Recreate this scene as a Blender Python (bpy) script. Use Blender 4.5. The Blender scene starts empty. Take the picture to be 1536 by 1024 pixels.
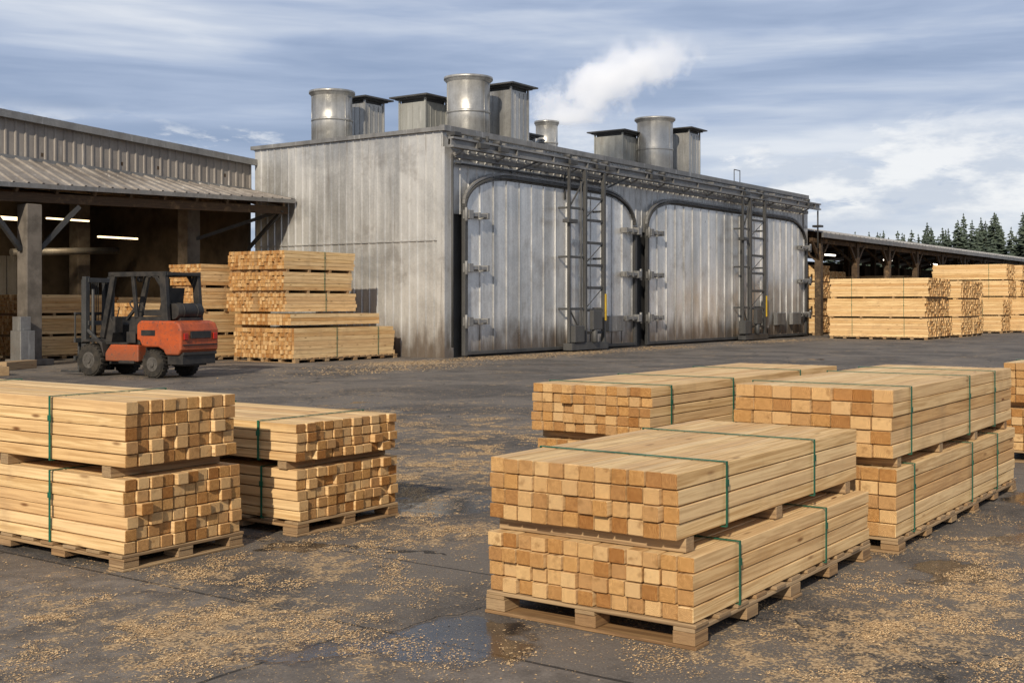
import bpy, math, random
from mathutils import Vector, Matrix, noise as mnoise
random.seed(7)
R=random.random
def U(a,b): return a+(b-a)*random.random()
scene=bpy.context.scene
scene.view_settings.view_transform='Standard'
scene.view_settings.look='None'
scene.view_settings.exposure=0
COL=scene.collection

# ------------------------------------------------------------------ node helper
class G:
    def __init__(s,nt): s.nt=nt
    def new(s,t,**k):
        n=s.nt.nodes.new(t)
        for a,b in k.items(): setattr(n,a,b)
        return n
    def put(s,sock,v):
        if v is None: return
        if isinstance(v,bpy.types.NodeSocket): s.nt.links.new(v,sock)
        elif isinstance(v,(tuple,list)):
            if len(sock.default_value)==4 and len(v)==3: v=(*v,1)
            sock.default_value=v
        else: sock.default_value=v
    def m(s,op,a,b=None,c=None,clamp=False):
        n=s.new('ShaderNodeMath',operation=op,use_clamp=clamp)
        s.put(n.inputs[0],a); s.put(n.inputs[1],b); s.put(n.inputs[2],c)
        return n.outputs[0]
    def vm(s,op,a,b=None,out=0):
        n=s.new('ShaderNodeVectorMath',operation=op)
        s.put(n.inputs[0],a)
        if b is not None: s.put(n.inputs[1],b)
        return n.outputs[out]
    def mix(s,f,a,b,blend='MIX'):
        n=s.new('ShaderNodeMix',data_type='RGBA',blend_type=blend)
        s.put(n.inputs[0],f); s.put(n.inputs[6],a); s.put(n.inputs[7],b)
        return n.outputs[2]
    def noise(s,v,scale,detail=3,rough=.55,dist=0,col=False):
        n=s.new('ShaderNodeTexNoise')
        s.put(n.inputs['Vector'],v); n.inputs['Scale'].default_value=scale
        n.inputs['Detail'].default_value=detail; n.inputs['Roughness'].default_value=rough
        n.inputs['Distortion'].default_value=dist
        return n.outputs['Color' if col else 'Fac']
    def vor(s,v,scale,feature='F1',out='Distance'):
        n=s.new('ShaderNodeTexVoronoi',feature=feature)
        s.put(n.inputs['Vector'],v); n.inputs['Scale'].default_value=scale
        return n.outputs[out]
    def ss(s,v,a,b,lo=0.,hi=1.):
        n=s.new('ShaderNodeMapRange',interpolation_type='SMOOTHSTEP')
        s.put(n.inputs[0],v); s.put(n.inputs[1],a); s.put(n.inputs[2],b); s.put(n.inputs[3],lo); s.put(n.inputs[4],hi)
        return n.outputs[0]
    def ramp(s,f,stops):
        n=s.new('ShaderNodeValToRGB'); s.put(n.inputs[0],f)
        e=n.color_ramp.elements
        while len(e)<len(stops): e.new(.5)
        for i,(p,c) in enumerate(stops): e[i].position=p; e[i].color=(*c,1)
        return n.outputs[0]
    def obj(s): return s.new('ShaderNodeTexCoord').outputs['Object']
    def uv(s): return s.new('ShaderNodeTexCoord').outputs['UV']
    def sep(s,v):
        n=s.new('ShaderNodeSeparateXYZ'); s.put(n.inputs[0],v); return n.outputs
    def island(s): return s.new('ShaderNodeNewGeometry').outputs['Random Per Island']
    def bump(s,h,strength=.5,dist=.01):
        n=s.new('ShaderNodeBump'); s.put(n.inputs['Height'],h); n.inputs['Strength'].default_value=strength; n.inputs['Distance'].default_value=dist
        return n.outputs[0]
def newmat(name):
    m=bpy.data.materials.new(name); m.use_nodes=True
    g=G(m.node_tree); b=m.node_tree.nodes['Principled BSDF']
    return m,g,b

def mat_wood(name,c0,c1,knots=True,light=(.82,.64,.40)):
    m,g,b=newmat(name); uv=g.uv()
    gr=g.noise(g.vm('MULTIPLY',uv,(1.2,70,1)),1,4,.6,.6)
    gr2=g.noise(g.vm('MULTIPLY',uv,(.8,20,1)),1,3,.5,2.4)
    f=g.m('ADD',g.m('MULTIPLY',gr,.45),g.m('MULTIPLY',gr2,.6))
    c=g.mix(g.ss(f,.41,.63),c0,c1)
    isl=g.island()
    r1=g.m('FRACT',g.m('MULTIPLY',isl,17.3)); r2=g.m('FRACT',g.m('MULTIPLY',isl,91.7))
    c=g.mix(g.m('MULTIPLY',g.m('POWER',r1,1.6),.85),c,g.mix(1,c,(.70,.53,.36),'MULTIPLY'))
    c=g.mix(g.m('MULTIPLY',r2,.32),c,light)
    if knots:
        k=g.new('ShaderNodeTexVoronoi'); k.feature='F1'
        g.put(k.inputs['Vector'],g.vm('MULTIPLY',uv,(3.2,13,1))); k.inputs['Scale'].default_value=1
        kr=g.sep(k.outputs['Color'])
        kk=g.m('MULTIPLY',g.ss(k.outputs['Distance'],.06,.22,1,0),g.m('GREATER_THAN',kr[0],.62))
        c=g.mix(g.m('MULTIPLY',kk,g.m('ADD',.5,g.m('MULTIPLY',kr[1],.5))),c,(.16,.065,.02))
    d=g.noise(g.obj(),3.1,4,.6)
    c=g.mix(g.ss(d,.50,.8,0,.5),c,(.38,.25,.135))
    g.put(b.inputs['Base Color'],c); b.inputs['Roughness'].default_value=.72
    b.inputs['Specular IOR Level'].default_value=.25
    g.put(b.inputs['Normal'],g.bump(gr,.4,.003))
    return m
def mat_end(name,c0,c1):
    m,g,b=newmat(name); uv=g.uv()
    nz=g.noise(uv,4,3,.6)
    d=g.vm('LENGTH',uv,out=1)
    rg=g.m('SINE',g.m('MULTIPLY',g.m('ADD',d,g.m('MULTIPLY',nz,.18)),62))
    f=g.m('ADD',g.m('MULTIPLY',rg,.18),g.noise(g.obj(),60,4,.7))
    c=g.mix(g.ss(f,.25,.8),c0,c1)
    isl=g.island()
    r1=g.m('FRACT',g.m('MULTIPLY',isl,37.3)); r2=g.m('FRACT',g.m('MULTIPLY',isl,71.7))
    c=g.mix(g.m('MULTIPLY',r1,.9),c,g.mix(1,c,(.58,.44,.34),'MULTIPLY'))
    c=g.mix(g.m('MULTIPLY',g.m('POWER',r2,2.2),.6),c,(.74,.54,.29))
    c=g.mix(g.ss(g.noise(g.obj(),17,3,.6),.54,.75,0,.6),c,(.22,.11,.04))
    g.put(b.inputs['Base Color'],c); b.inputs['Roughness'].default_value=.85
    b.inputs['Specular IOR Level'].default_value=.15
    g.put(b.inputs['Normal'],g.bump(f,.8,.004))
    return m
W_SIDE=mat_wood('pine_side',(.52,.325,.14),(.78,.56,.29))
W_END=mat_end('pine_end_grain',(.33,.165,.052),(.60,.35,.135))
W_PAL=mat_wood('pallet_wood',(.19,.12,.065),(.40,.28,.155),True,(.44,.33,.21))
W_DARK=mat_wood('weathered_timber',(.045,.03,.02),(.10,.07,.045),False,(.09,.07,.05))

def mat_metal(name,c0,c1,metallic=.6,rough=.42,panel=.61,streak=True,dirt=True,pv=.14):
    m,g,b=newmat(name); o=g.obj(); x,y,z=g.sep(o)
    st=g.noise(g.vm('MULTIPLY',o,(2.6,2.6,.22)),1,5,.6,.3)
    bl=g.noise(o,.45,5,.62,.7)
    sp=g.vor(o,22,'F1','Color')
    pn=g.new('ShaderNodeTexWhiteNoise'); pn.noise_dimensions='1D'
    g.put(pn.inputs['W'],g.m('ADD',g.m('FLOOR',g.m('DIVIDE',x,panel)),g.m('MULTIPLY',g.m('FLOOR',g.m('DIVIDE',y,panel)),17.)))
    f=g.m('ADD',g.m('MULTIPLY',st,.45),g.m('MULTIPLY',bl,.5))
    f=g.m('ADD',f,g.m('MULTIPLY',pn.outputs['Value'],pv))
    f=g.m('ADD',f,g.m('MULTIPLY',g.sep(sp)[0],.06))
    c=g.mix(g.ss(f,.36,.78),c0,c1)
    if streak:
        s2=g.noise(g.vm('MULTIPLY',o,(9,9,.3)),1,4,.7)
        c=g.mix(g.ss(s2,.57,.78,0,.55),c,(.15,.118,.09))
        c=g.mix(g.ss(g.noise(g.vm('MULTIPLY',o,(5,5,.5)),1.7,3),.60,.75,0,.3),c,(.68,.68,.67))
        b2=g.m('MULTIPLY',g.ss(g.noise(o,.8,5,.7),.52,.70),.38); c=g.mix(b2,c,(.17,.145,.12))
    if dirt:
        dz=g.m('ADD',z,g.m('MULTIPLY',g.noise(g.vm('MULTIPLY',o,(3,3,.8)),1.2,4),-1.8))
        c=g.mix(g.ss(dz,-.8,.4,.85,0),c,(.12,.085,.057))
    g.put(b.inputs['Base Color'],c)
    b.inputs['Metallic'].default_value=metallic
    g.put(b.inputs['Roughness'],g.ss(g.m('ADD',bl,g.m('MULTIPLY',pn.outputs['Value'],.12)),.3,.75,rough-.10,rough+.12))
    g.put(b.inputs['Normal'],g.bump(g.noise(g.vm('MULTIPLY',o,(1.3,1.3,.7)),1.5,2),.45,.06))
    return m
M_GALV=mat_metal('galvanised_cladding',(.31,.31,.305),(.62,.62,.61),.52,.43,.93)
M_DOOR=mat_metal('kiln_door_aluminium',(.38,.38,.375),(.76,.76,.75),.60,.36,.76)
M_DUCT=mat_metal('duct_galvanised',(.25,.25,.245),(.50,.50,.49),.6,.38,.4,True,False)
M_STEEL=mat_metal('grey_steel',(.13,.13,.13),(.27,.27,.27),.4,.5,9,True,False)
M_DKSTEEL=mat_metal('dark_steel',(.03,.031,.033),(.085,.085,.085),.3,.55,9,False,False)
M_CREAM=mat_metal('grey_sheet',(.22,.225,.215),(.34,.345,.33),.2,.55,9,True,False)
M_BEIGE=mat_metal('beige_cladding',(.19,.17,.155),(.29,.265,.24),.1,.6,.61,True,False)
M_ROOF=mat_metal('weathered_roof_sheet',(.15,.13,.115),(.34,.31,.28),.15,.55,.7,True,False)
M_SHED=mat_metal('shed_roof_sheet',(.20,.20,.205),(.34,.34,.34),.2,.55,.9,True,False)

def mat_plain(name,c,rough=.6,metal=0,var=.3,scale=3,spec=.4,c2=None,coat=0):
    m,g,b=newmat(name); n=g.noise(g.obj(),scale,6,.65)
    c2=c2 or tuple(v*(1-var) for v in c)
    g.put(b.inputs['Base Color'],g.mix(g.ss(n,.35,.68),c,c2))
    g.put(b.inputs['Roughness'],g.ss(n,.3,.7,rough-.08,rough+.1))
    b.inputs['Metallic'].default_value=metal; b.inputs['Specular IOR Level'].default_value=spec
    b.inputs['Coat Weight'].default_value=coat
    g.put(b.inputs['Normal'],g.bump(g.noise(g.obj(),scale*8,3),.15,.01))
    return m
M_STRAP=mat_plain('green_strap',(.012,.12,.07),.4,0,.3,8)
M_BLACK=mat_plain('dark_grey_paint',(.020,.020,.021),.55,0,.4,4,.3,(.045,.040,.036))
M_RUBBER=mat_plain('tyre_rubber',(.022,.021,.02),.85,0,.3,6,.2,(.055,.048,.04))
M_HUB=mat_plain('wheel_hub',(.13,.12,.11),.6,.2,.5,6)
M_CONC=mat_plain('concrete_column',(.17,.15,.13),.85,0,.45,2,.2)
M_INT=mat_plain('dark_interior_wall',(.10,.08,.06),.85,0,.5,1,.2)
M_RED=mat_plain('red_lens',(.4,.02,.01),.3)
M_YEL=mat_plain('yellow_paint',(.55,.36,.03),.5)
M_ORANGE,g,b_=newmat('forklift_orange')
n1=g.noise(g.obj(),2.6,6,.7);n2=g.noise(g.obj(),14,6,.75);zz=g.sep(g.obj())[2]
c=g.mix(g.ss(n1,.35,.65),(.46,.085,.018),(.30,.062,.022))
c=g.mix(g.ss(n2,.55,.64,0,.85),c,(.065,.045,.036)); c=g.mix(g.ss(g.m('ADD',zz,g.m('MULTIPLY',n1,.5)),.6,1.05,.6,0),c,(.11,.07,.045))
g.put(b_.inputs['Base Color'],c); g.put(b_.inputs['Roughness'],g.ss(n2,.4,.7,.45,.8))
def mat_emit(name,c,s):
    m,g,b=newmat(name); g.put(b.inputs['Emission Color'],c); b.inputs['Emission Strength'].default_value=s; return m
M_LAMP=mat_emit('lit_tube',(1,.74,.42),3)
M_LAMPW=mat_emit('lit_bulb',(1,.9,.75),5)

# ------------------------------------------------------------------ mesh builder
class MB:
    def __init__(s): s.v=[];s.f=[];s.uv=[];s.m=[];s.sm=[]
    def face(s,idx,uv=None,m=0,sm=False):
        s.f.append(idx); s.uv.append(uv or [(0,0)]*len(idx)); s.m.append(m); s.sm.append(sm)
    def quad(s,a,b,c,d,m=0,uv=None):
        i=len(s.v); s.v+= [tuple(a),tuple(b),tuple(c),tuple(d)]; s.face((i,i+1,i+2,i+3),uv,m)
    def obox(s,c,ax,ay,az,m=0,mend=None,rnd=True):
        c=Vector(c);i=len(s.v)
        for sx in(-1,1):
            for sy in(-1,1):
                for sz in(-1,1): s.v.append(tuple(c+ax*sx+ay*sy+az*sz))
        lx,ly,lz=ax.length*2,ay.length*2,az.length*2
        o=U(0,60) if rnd else 0; p=U(0,60) if rnd else 0
        me=m if mend is None else mend
        px,py=U(-.55,.55),U(-.55,.55)
        e=[(-.5+px,-.5+py),(-.5+px,.5+py),(.5+px,.5+py),(.5+px,-.5+py)]
        s.face((i,i+1,i+3,i+2),e,me); s.face((i+4,i+6,i+7,i+5),[e[0],e[3],e[2],e[1]],me)
        def side(a,b,c_,d,l,w,q): s.face((i+a,i+b,i+c_,i+d),[(o,p+q),(o+l,p+q),(o+l,p+q+w),(o,p+q+w)],m)
        side(0,4,5,1,lx,lz,0); side(6,2,3,7,lx,lz,5.3); side(1,5,7,3,lx,ly,11.1); side(4,0,2,6,lx,ly,17.7)
    def box(s,x0,x1,y0,y1,z0,z1,m=0,mend=None):
        c=((x0+x1)/2,(y0+y1)/2,(z0+z1)/2); dx,dy,dz=(x1-x0)/2,(y1-y0)/2,(z1-z0)/2
        if abs(dx)>=abs(dy): s.obox(c,Vector((dx,0,0)),Vector((0,dy,0)),Vector((0,0,dz)),m,mend)
        else: s.obox(c,Vector((0,dy,0)),Vector((-dx,0,0)),Vector((0,0,dz)),m,mend)
    def beam(s,p,q,w,h,m=0,up=(0,0,1)):
        p=Vector(p);q=Vector(q);d=q-p;L=d.length
        if L<1e-6:return
        d/=L;u=Vector(up)
        if abs(d.dot(u))>.98:u=Vector((1,0,0))
        sd=u.cross(d).normalized();u2=d.cross(sd)
        s.obox((p+q)/2,d*L/2,sd*w/2,u2*h/2,m)
    def cyl(s,p,q,r0,r1=None,n=28,m=0,caps=True,sm=True):
        r1=r0 if r1 is None else r1
        p=Vector(p);q=Vector(q);d=(q-p).normalized();u=Vector((0,0,1))
        if abs(d.dot(u))>.98:u=Vector((1,0,0))
        a=u.cross(d).normalized();b=d.cross(a);i=len(s.v)
        for k in range(n):
            t=2*math.pi*k/n;w=a*math.cos(t)+b*math.sin(t)
            s.v.append(tuple(p+w*r0));s.v.append(tuple(q+w*r1))
        for k in range(n):
            j=(k+1)%n
            s.face((i+2*k,i+2*j,i+2*j+1,i+2*k+1),None,m,sm)
        if caps:
            s.face(tuple(i+2*k for k in range(n))[::-1],None,m);s.face(tuple(i+2*k+1 for k in range(n)),None,m)
    def prism(s,pts,y0,y1,m=0):
        i=len(s.v);n=len(pts)
        for (x,z) in pts: s.v.append((x,y0,z))
        for (x,z) in pts: s.v.append((x,y1,z))
        s.face(tuple(range(i,i+n)),None,m); s.face(tuple(range(i+n,i+2*n))[::-1],None,m)
        for k in range(n):
            j=(k+1)%n; s.face((i+j,i+k,i+n+k,i+n+j),None,m)
    def ring(s,c,nrm,rad,th,n=24,m=0,k=8):
        c=Vector(c);nrm=Vector(nrm).normalized();u=Vector((0,0,1))
        if abs(nrm.dot(u))>.9:u=Vector((1,0,0))
        a=u.cross(nrm).normalized();b=nrm.cross(a);i=len(s.v)
        for q in range(n):
            t=2*math.pi*q/n;w=a*math.cos(t)+b*math.sin(t)
            for r in range(k):
                e=2*math.pi*r/k; s.v.append(tuple(c+w*(rad+th*math.cos(e))+nrm*th*math.sin(e)))
        for q in range(n):
            for r in range(k):
                s.face((i+q*k+r,i+((q+1)%n)*k+r,i+((q+1)%n)*k+(r+1)%k,i+q*k+(r+1)%k),None,m,True)
    def sheet(s,A0,A1,B0,B1,nrm,pitch=.3,depth=.03,rib=.35,m=0,ztop=None):
        A0,A1,B0,B1,nrm=map(Vector,(A0,A1,B0,B1,nrm));L=(A1-A0).length
        n=max(1,round(L/pitch));pp=1.0/n;ts=[]
        for k in range(n):
            b=k*pp
            ts+=[(b,0),(b+pp*(1-rib),0),(b+pp*(1-rib*.75),1),(b+pp*(1-rib*.25),1)]
        ts.append((1,0));i=len(s.v)
        for t,o in ts:
            a=A0.lerp(A1,t)+nrm*depth*o;b=B0.lerp(B1,t)+nrm*depth*o
            if ztop: b.z=ztop(a)
            s.v.append(tuple(a));s.v.append(tuple(b))
        for k in range(len(ts)-1): s.face((i+2*k,i+2*k+2,i+2*k+3,i+2*k+1),None,m)
    def obj(s,name,mats,parent=None,bevel=0,seg=1):
        me=bpy.data.meshes.new(name);me.from_pydata(s.v,[],s.f)
        for mt in mats: me.materials.append(mt)
        me.polygons.foreach_set('material_index',s.m);me.polygons.foreach_set('use_smooth',s.sm)
        ul=me.uv_layers.new(name='UVMap');flat=[]
        for u in s.uv:
            for a in u: flat+=[a[0],a[1]]
        ul.data.foreach_set('uv',flat);me.update()
        o=bpy.data.objects.new(name,me);COL.objects.link(o)
        if parent:
            o.parent=parent
            if not parent.get('local'): o.matrix_parent_inverse=Matrix.Translation(parent.location).inverted()
        if bevel:
            b=o.modifiers.new('bevel','BEVEL');b.width=bevel;b.segments=seg;b.limit_method='ANGLE';b.angle_limit=math.radians(40)
        return o
def empty(name,loc):
    e=bpy.data.objects.new(name,None);e.location=loc;e.empty_display_size=.5;COL.objects.link(e);return e

# ------------------------------------------------------------------ lumber
def timbers(mb,x0,y0,z0,L,axis,cols,rows,w,h,jit=.012,row_shift=.005):
    for r in range(rows):
        rs=U(-row_shift,row_shift)
        for c in range(cols):
            q=R()
            a=U(-jit,jit)+(U(-.035,.03) if q<.12 else 0);b=U(-jit,jit)
            l0,l1=a,L+b
            cy=(c+.5)*w+rs+U(-.0015,.0015);cz=z0+(r+.5)*h+U(-.001,.001)
            ww=w/2-U(.0028,.0056);hh=h/2-U(.0020,.0042)
            if (c==0 or c==cols-1) and R()<.3: cy+=U(-.005,.005)
            yaw=U(-.0012,.0012)
            if axis=='x':
                mb.obox((x0+(l0+l1)/2,y0+cy,cz),Vector(((l1-l0)/2,yaw*(l1-l0)/2,0)),Vector((0,ww,0)),Vector((0,0,hh)),0,1)
            else:
                mb.obox((x0+cy,y0+(l0+l1)/2,cz),Vector((yaw*(l1-l0)/2,(l1-l0)/2,0)),Vector((-ww,0,0)),Vector((0,0,hh)),0,1)
def strap(mb,axis,at,a0,a1,z0,z1,w=.018,t=.004):
    e=.012
    def B(p0,p1,q0,q1,zz0,zz1):
        if axis=='x': mb.box(p0,p1,q0,q1,zz0,zz1)
        else: mb.box(q0,q1,p0,p1,zz0,zz1)
    def Bm(p,q):
        P=(p[0],p[1],p[2]) if axis=='x' else (p[1],p[0],p[2])
        Q=(q[0],q[1],q[2]) if axis=='x' else (q[1],q[0],q[2])
        mb.beam(P,Q,w,t,0,(0,0,1))
    k2=U(-.02,.02)
    B(at-w/2,at+w/2,a0-e-t,a0-e,z0-t,z1+t+.002)
    B(at-w/2+k2,at+w/2+k2,a1+e,a1+e+t,z0-t,z1+t+.002)
    Bm((at,a0-e,z1+.004),(at+k2,a1+e,z1+.004))
    B(at-w/2,at+w/2,a0-e,a1+e,z0-t,z0)
    B(at-w/2-.008,at+w/2+.008,a0-e-t-.003,a0-e-t+.001,z0+(z1-z0)*.62,z0+(z1-z0)*.62+.035)
def pallet(mb,x0,x1,y0,y1,h,axis):
    def B(p0,p1,q0,q1,a,b):
        if axis=='x': mb.box(p0,p1,q0,q1,a,b)
        else: mb.box(q0,q1,p0,p1,a,b)
    if axis=='x': l0,l1,w0,w1=x0,x1,y0,y1
    else: l0,l1,w0,w1=y0,y1,x0,x1
    n=max(5,int((l1-l0)/.22))
    bw=.13;t=.02
    for k in range(n):
        p=l0+(l1-l0-bw)*k/(n-1)
        B(p,p+bw,w0+U(-.012,.012),w1+U(-.012,.012),h-t,h-.001)
    nb=max(3,int(round((l1-l0)/.62))+1)
    for wv in(w0+.0,(w0+w1)/2-.06,w1-.12):
        B(l0+.002,l1-.002,wv+.004,wv+.116,h-2*t-.001,h-t-.001)
        for k in range(nb):
            p=l0+.004+(l1-l0-.158)*k/(nb-1)+U(0,.01)
            B(p,p+.14,wv+U(0,.006),wv+.12,.018,h-2*t-.002)
    for k in (0,nb//2,nb-1):
        p=l0+(l1-l0-.14)*k/(nb-1)
        B(p,p+.14,w0-.004,w1+.004,.001,.017)
def lumber_stack(x0,y0,axis,L,wid,layers,ph,straps,name='lumber_stack',bevel=.003,gap_st=3,jit=.012):
    e=empty(name,(x0,y0,0))
    if ph:
        mb=MB()
        if axis=='x': pallet(mb,x0-.01,x0+L+.01,y0-.01,y0+wid+.01,ph,'x')
        else: pallet(mb,x0-.01,x0+wid+.01,y0-.01,y0+L+.01,ph,'y')
        mb.obj('pallet',[W_PAL],e,bevel)
    sm=MB();st=MB();lb=MB();prev=None
    for (z0,z1,cols,rows,dl,dw,LL,ww) in layers:
        xs=x0+(dl if axis=='x' else dw);ys=y0+(dw if axis=='x' else dl)
        timbers(lb,xs,ys,z0,LL,axis,cols,rows,ww/cols,(z1-z0)/rows,jit)
        if prev is not None and z0-prev>.01:
            for k in range(gap_st):
                p=(LL-.09)*(.04+.92*k/(max(1,gap_st-1)))
                if axis=='x': sm.box(xs+p,xs+p+.085,ys+.01,ys+ww-.0,prev+.001,z0-.001)
                else: sm.box(xs+.01,xs+ww-.0,ys+p,ys+p+.085,prev+.001,z0-.001)
        prev=z1
        for sp in straps:
            if axis=='x': strap(st,'x',sp,ys,ys+ww,z0,z1)
            else: strap(st,'y',sp,xs,xs+ww,z0,z1)
    lb.obj('timbers',[W_SIDE,W_END],e,bevel)
    if sm.v: sm.obj('spacer_battens',[W_PAL],e,bevel)
    if st.v: st.obj('straps',[M_STRAP],e)
    return e
lumber_stack(5.0,2.5,'x',2.42,1.18,[(.12,.425,13,4,0,0,2.42,1.18),(.495,.81,12,4,-.02,.07,2.42,1.09)],.12,[5.47,6.64])
lumber_stack(7.66,2.40,'x',3.2,1.1,[(.10,.54,9,5,.0,0,3.2,1.1),(.605,1.045,8,5,-.03,.02,3.2,1.09)],.10,[7.98,9.43,10.2],gap_st=4)
lumber_stack(7.50,4.07,'x',3.7,1.02,[(.12,.58,11,6,.04,0,3.7,1.02),(.645,1.0,11,5,-.02,0,3.7,1.02)],.12,[7.75,8.8,10.2],gap_st=4,jit=.02)
lumber_stack(12.75,1.76,'x',3.3,1.2,[(.12,.54,11,5,.0,0,3.3,1.2),(.60,1.0,10,5,.0,.02,3.3,1.15)],.12,[13.4,15.2],gap_st=4)
lumber_stack(4.50,6.0,'y',3.6,.92,[(.10,.545,10,6,0,0,3.6,.92),(.615,1.01,9,5,.0,-.0,3.6,.86)],.10,[6.72,8.4],gap_st=4,jit=.014)
lumber_stack(5.86,5.93,'y',2.8,1.04,[(.10,.455,11,5,0,0,2.8,1.04),(.51,.775,11,4,-.02,-.03,2.8,1.04)],.10,[6.27,7.7],gap_st=4,jit=.016)

def big_stack(x0,y0,axis,L,wid,z0,layers,lh,cols,rows,straps=(),name='lumber_stack',ph=.12,dl=.05):
    ls=[];z=ph if z0==0 else z0
    for k in range(layers):
        ls.append((z,z+lh,cols,rows,U(-dl,dl),U(-.04,.04),L+U(-.1,.1),wid)); z+=lh+.075
    return lumber_stack(x0,y0,axis,L,wid,ls,ph if z0==0 else 0,list(straps),name,0,4,.04)
big_stack(22.6,22.95,'x',4.1,1.15,0,1,.80,12,7,[24.2,25.9])
big_stack(22.6,24.15,'x',4.0,1.15,0,1,.80,12,7,[24.2,25.9])
e=lumber_stack(22.65,23.15,'x',3.35,2.2,[(1.0,1.30,20,3,0,0,3.5,2.2)],0,[],bevel=0)
big_stack(22.75,23.5,'x',2.7,1.05,1.36,3,.50,12,5,[24.3],dl=.05)
big_stack(22.7,24.62,'x',2.6,1.05,1.36,3,.50,12,5,[],dl=.08)
big_stack(22.0,25.95,'x',2.6,1.3,0,4,.58,14,6,[])
big_stack(20.2,26.35,'x',1.6,1.3,0,2,.70,12,7,[])
big_stack(19.4,30.3,'x',2.6,1.8,0,3,.52,16,6,[])
big_stack(15.6,28.4,'x',1.5,1.5,0,3,.58,12,6,[])
big_stack(22.6,30.4,'x',2.2,1.8,0,3,.50,16,6,[])
big_stack(13.6,33.5,'x',3.2,1.8,0,3,.56,16,6,[])
for (x,y,n,lh) in [(52.3,15.1,3,.80),(54.3,15.2,3,.80)]:
    big_stack(x,y,'y',4.3,1.9,0,n,lh,14,7,[y+1.0,y+3.3],dl=.08)
for (x,y,n,lh) in [(57.4,15.0,3,.78),(59.5,15.1,3,.78),(66,15.2,2,.78),(68.5,13.5,2,.8),(71.5,16.2,4,.86),(74,16.0,4,.86),(77,14.5,3,.8),(80,13.5,4,.86),(85,13,4,.8)]:
    big_stack(x,y,'y',4.2,1.9,0,n,lh,14,7,[y+1.0],dl=.08)
big_stack(57.0,21.9,'y',3.5,2.0,0,4,.78,14,7,[]); big_stack(60.2,22.2,'y',3.5,2.0,0,4,.72,14,7,[])
big_stack(65,22.2,'y',3.5,2.0,0,3,.72,14,7,[]); big_stack(72,22.2,'y',3.5,2.0,0,4,.72,14,7,[]);big_stack(80,22.2,'y',3.5,2.0,0,4,.72,14,7,[])

# ------------------------------------------------------------------ kiln building
K=empty('lumber_drying_kiln_building',(41,25.5,0))
X0,X1,Y0,Y1,H=27.2,55.0,21.62,29.45,6.62
b=MB(); b.box(X0+.04,X1-.04,Y0+.04,Y1-.04,.0,H-.05); b.obj('inner_shell',[M_DKSTEEL],K)
b=MB()
b.sheet((X0,Y1,.0),(X0,Y0,.0),(X0,Y1,3.42),(X0,Y0,3.42),(-1,0,0),.31,.028,.26)
b.sheet((X0-.012,Y1,3.42),(X0-.012,Y0,3.42),(X0-.012,Y1,H),(X0-.012,Y0,H),(-1,0,0),.31,.028,.26)
b.sheet((X1,Y0,0),(X1,Y1,0),(X1,Y0,H),(X1,Y1,H),(1,0,0),.31,.03,.3)
b.sheet((X1,Y1,0),(X0,Y1,0),(X1,Y1,H),(X0,Y1,H),(0,1,0),.31,.03,.3)
b.sheet((X0,Y0,4.2),(X1,Y0,4.2),(X0,Y0,H),(X1,Y0,H),(0,-1,0),.42,.03,.25)
b.obj('wall_cladding',[M_GALV],K)
b=MB()
b.box(X0-.065,X0+.36,Y0-.10,Y0+.02,0,6.1)
b.box(X0-.068,X0+.02,Y0+.023,Y0+.18,0,6.45)
b.box(X1-.4,X1+.05,Y0-.09,Y0+.02,0,6.1)
b.box(X0-.045,X0-.02,Y0+.19,Y1,3.40,3.44)
b.obj('corner_flashings',[M_GALV],K)
b=MB()
b.box(X0-.12,X1+.10,Y0-.14,Y0+.06,H-.06,H+.10)
b.box(X0-.12,X0+.05,Y0+.063,Y1+.1,H-.05,H+.07)
b.box(X1-.05,X1+.1,Y0+.063,Y1+.1,H-.07,H+.09)
b.box(X0+.053,X1-.053,Y1-.05,Y1+.1,H-.07,H+.09)
b.obj('parapet_trim',[M_STEEL],K)
b=MB(); b.sheet((X0+.05,Y0+.06,H+.0),(X1-.05,Y0+.06,H+.0),(X0+.05,Y1-.05,H-.03),(X1-.05,Y1-.05,H-.03),(0,0,1),.5,.03,.2)
b.obj('roof',[M_GALV],K)
b=MB(); yb=Y0-.55
b.box(X0-.35,X1+.35,yb-.10,yb+.10,6.26,6.32);b.box(X0-.35,X1+.35,yb-.02,yb+.02,6.08,6.26);b.box(X0-.35,X1+.35,yb-.10,yb+.10,6.02,6.08)
b.box(X0+.3,X1-.2,Y0-.22,Y0-.12,5.82,5.96)
x=X0+.3
while x<X1:
    b.beam((x,Y0-.03,6.42),(x,yb,6.38),.08,.07);b.beam((x,Y0-.03,5.8),(x,yb+.05,6.02),.05,.05)
    x+=2.05
x=X0+.8
while x<X1+.3:
    b.box(x-.02,x+.02,yb-.09,yb-.022,6.083,6.257); x+=2.05
b.obj('door_rail_beam',[M_STEEL],K)
b=MB()
for k,x in enumerate((28.0,29.0,32.9,34.6,35.3,38.4,39.4,46.5,48.4,53.6)):
    b.box(x,x+.45,yb-.2,yb-.11,6.1,6.24); b.cyl((x+.1,yb-.14,6.37),(x+.1,yb+.12,6.37),.07,n=12)
b.cyl((X0+.4,Y0-.3,6.5),(X1-.2,Y0-.3,6.5),.02,n=8); b.cyl((X0+.35,Y0-.16,5.65),(X0+9,Y0-.16,5.72),.035,n=8)
b.cyl((X0+.2,Y0-.18,.3),(X0+.2,Y0-.18,5.9),.035,n=8)
b.cyl((33.4,Y0-.2,5.0),(33.4,Y0-.2,5.9),.03,n=8);b.beam((30.2,Y0-.3,5.6),(31.4,Y0-.5,6.05),.04,.05);b.beam((36,Y0-.3,5.6),(37.2,Y0-.5,6.05),.04,.05)
b.obj('rail_trolleys_and_pipes',[M_DKSTEEL],K)

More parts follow.
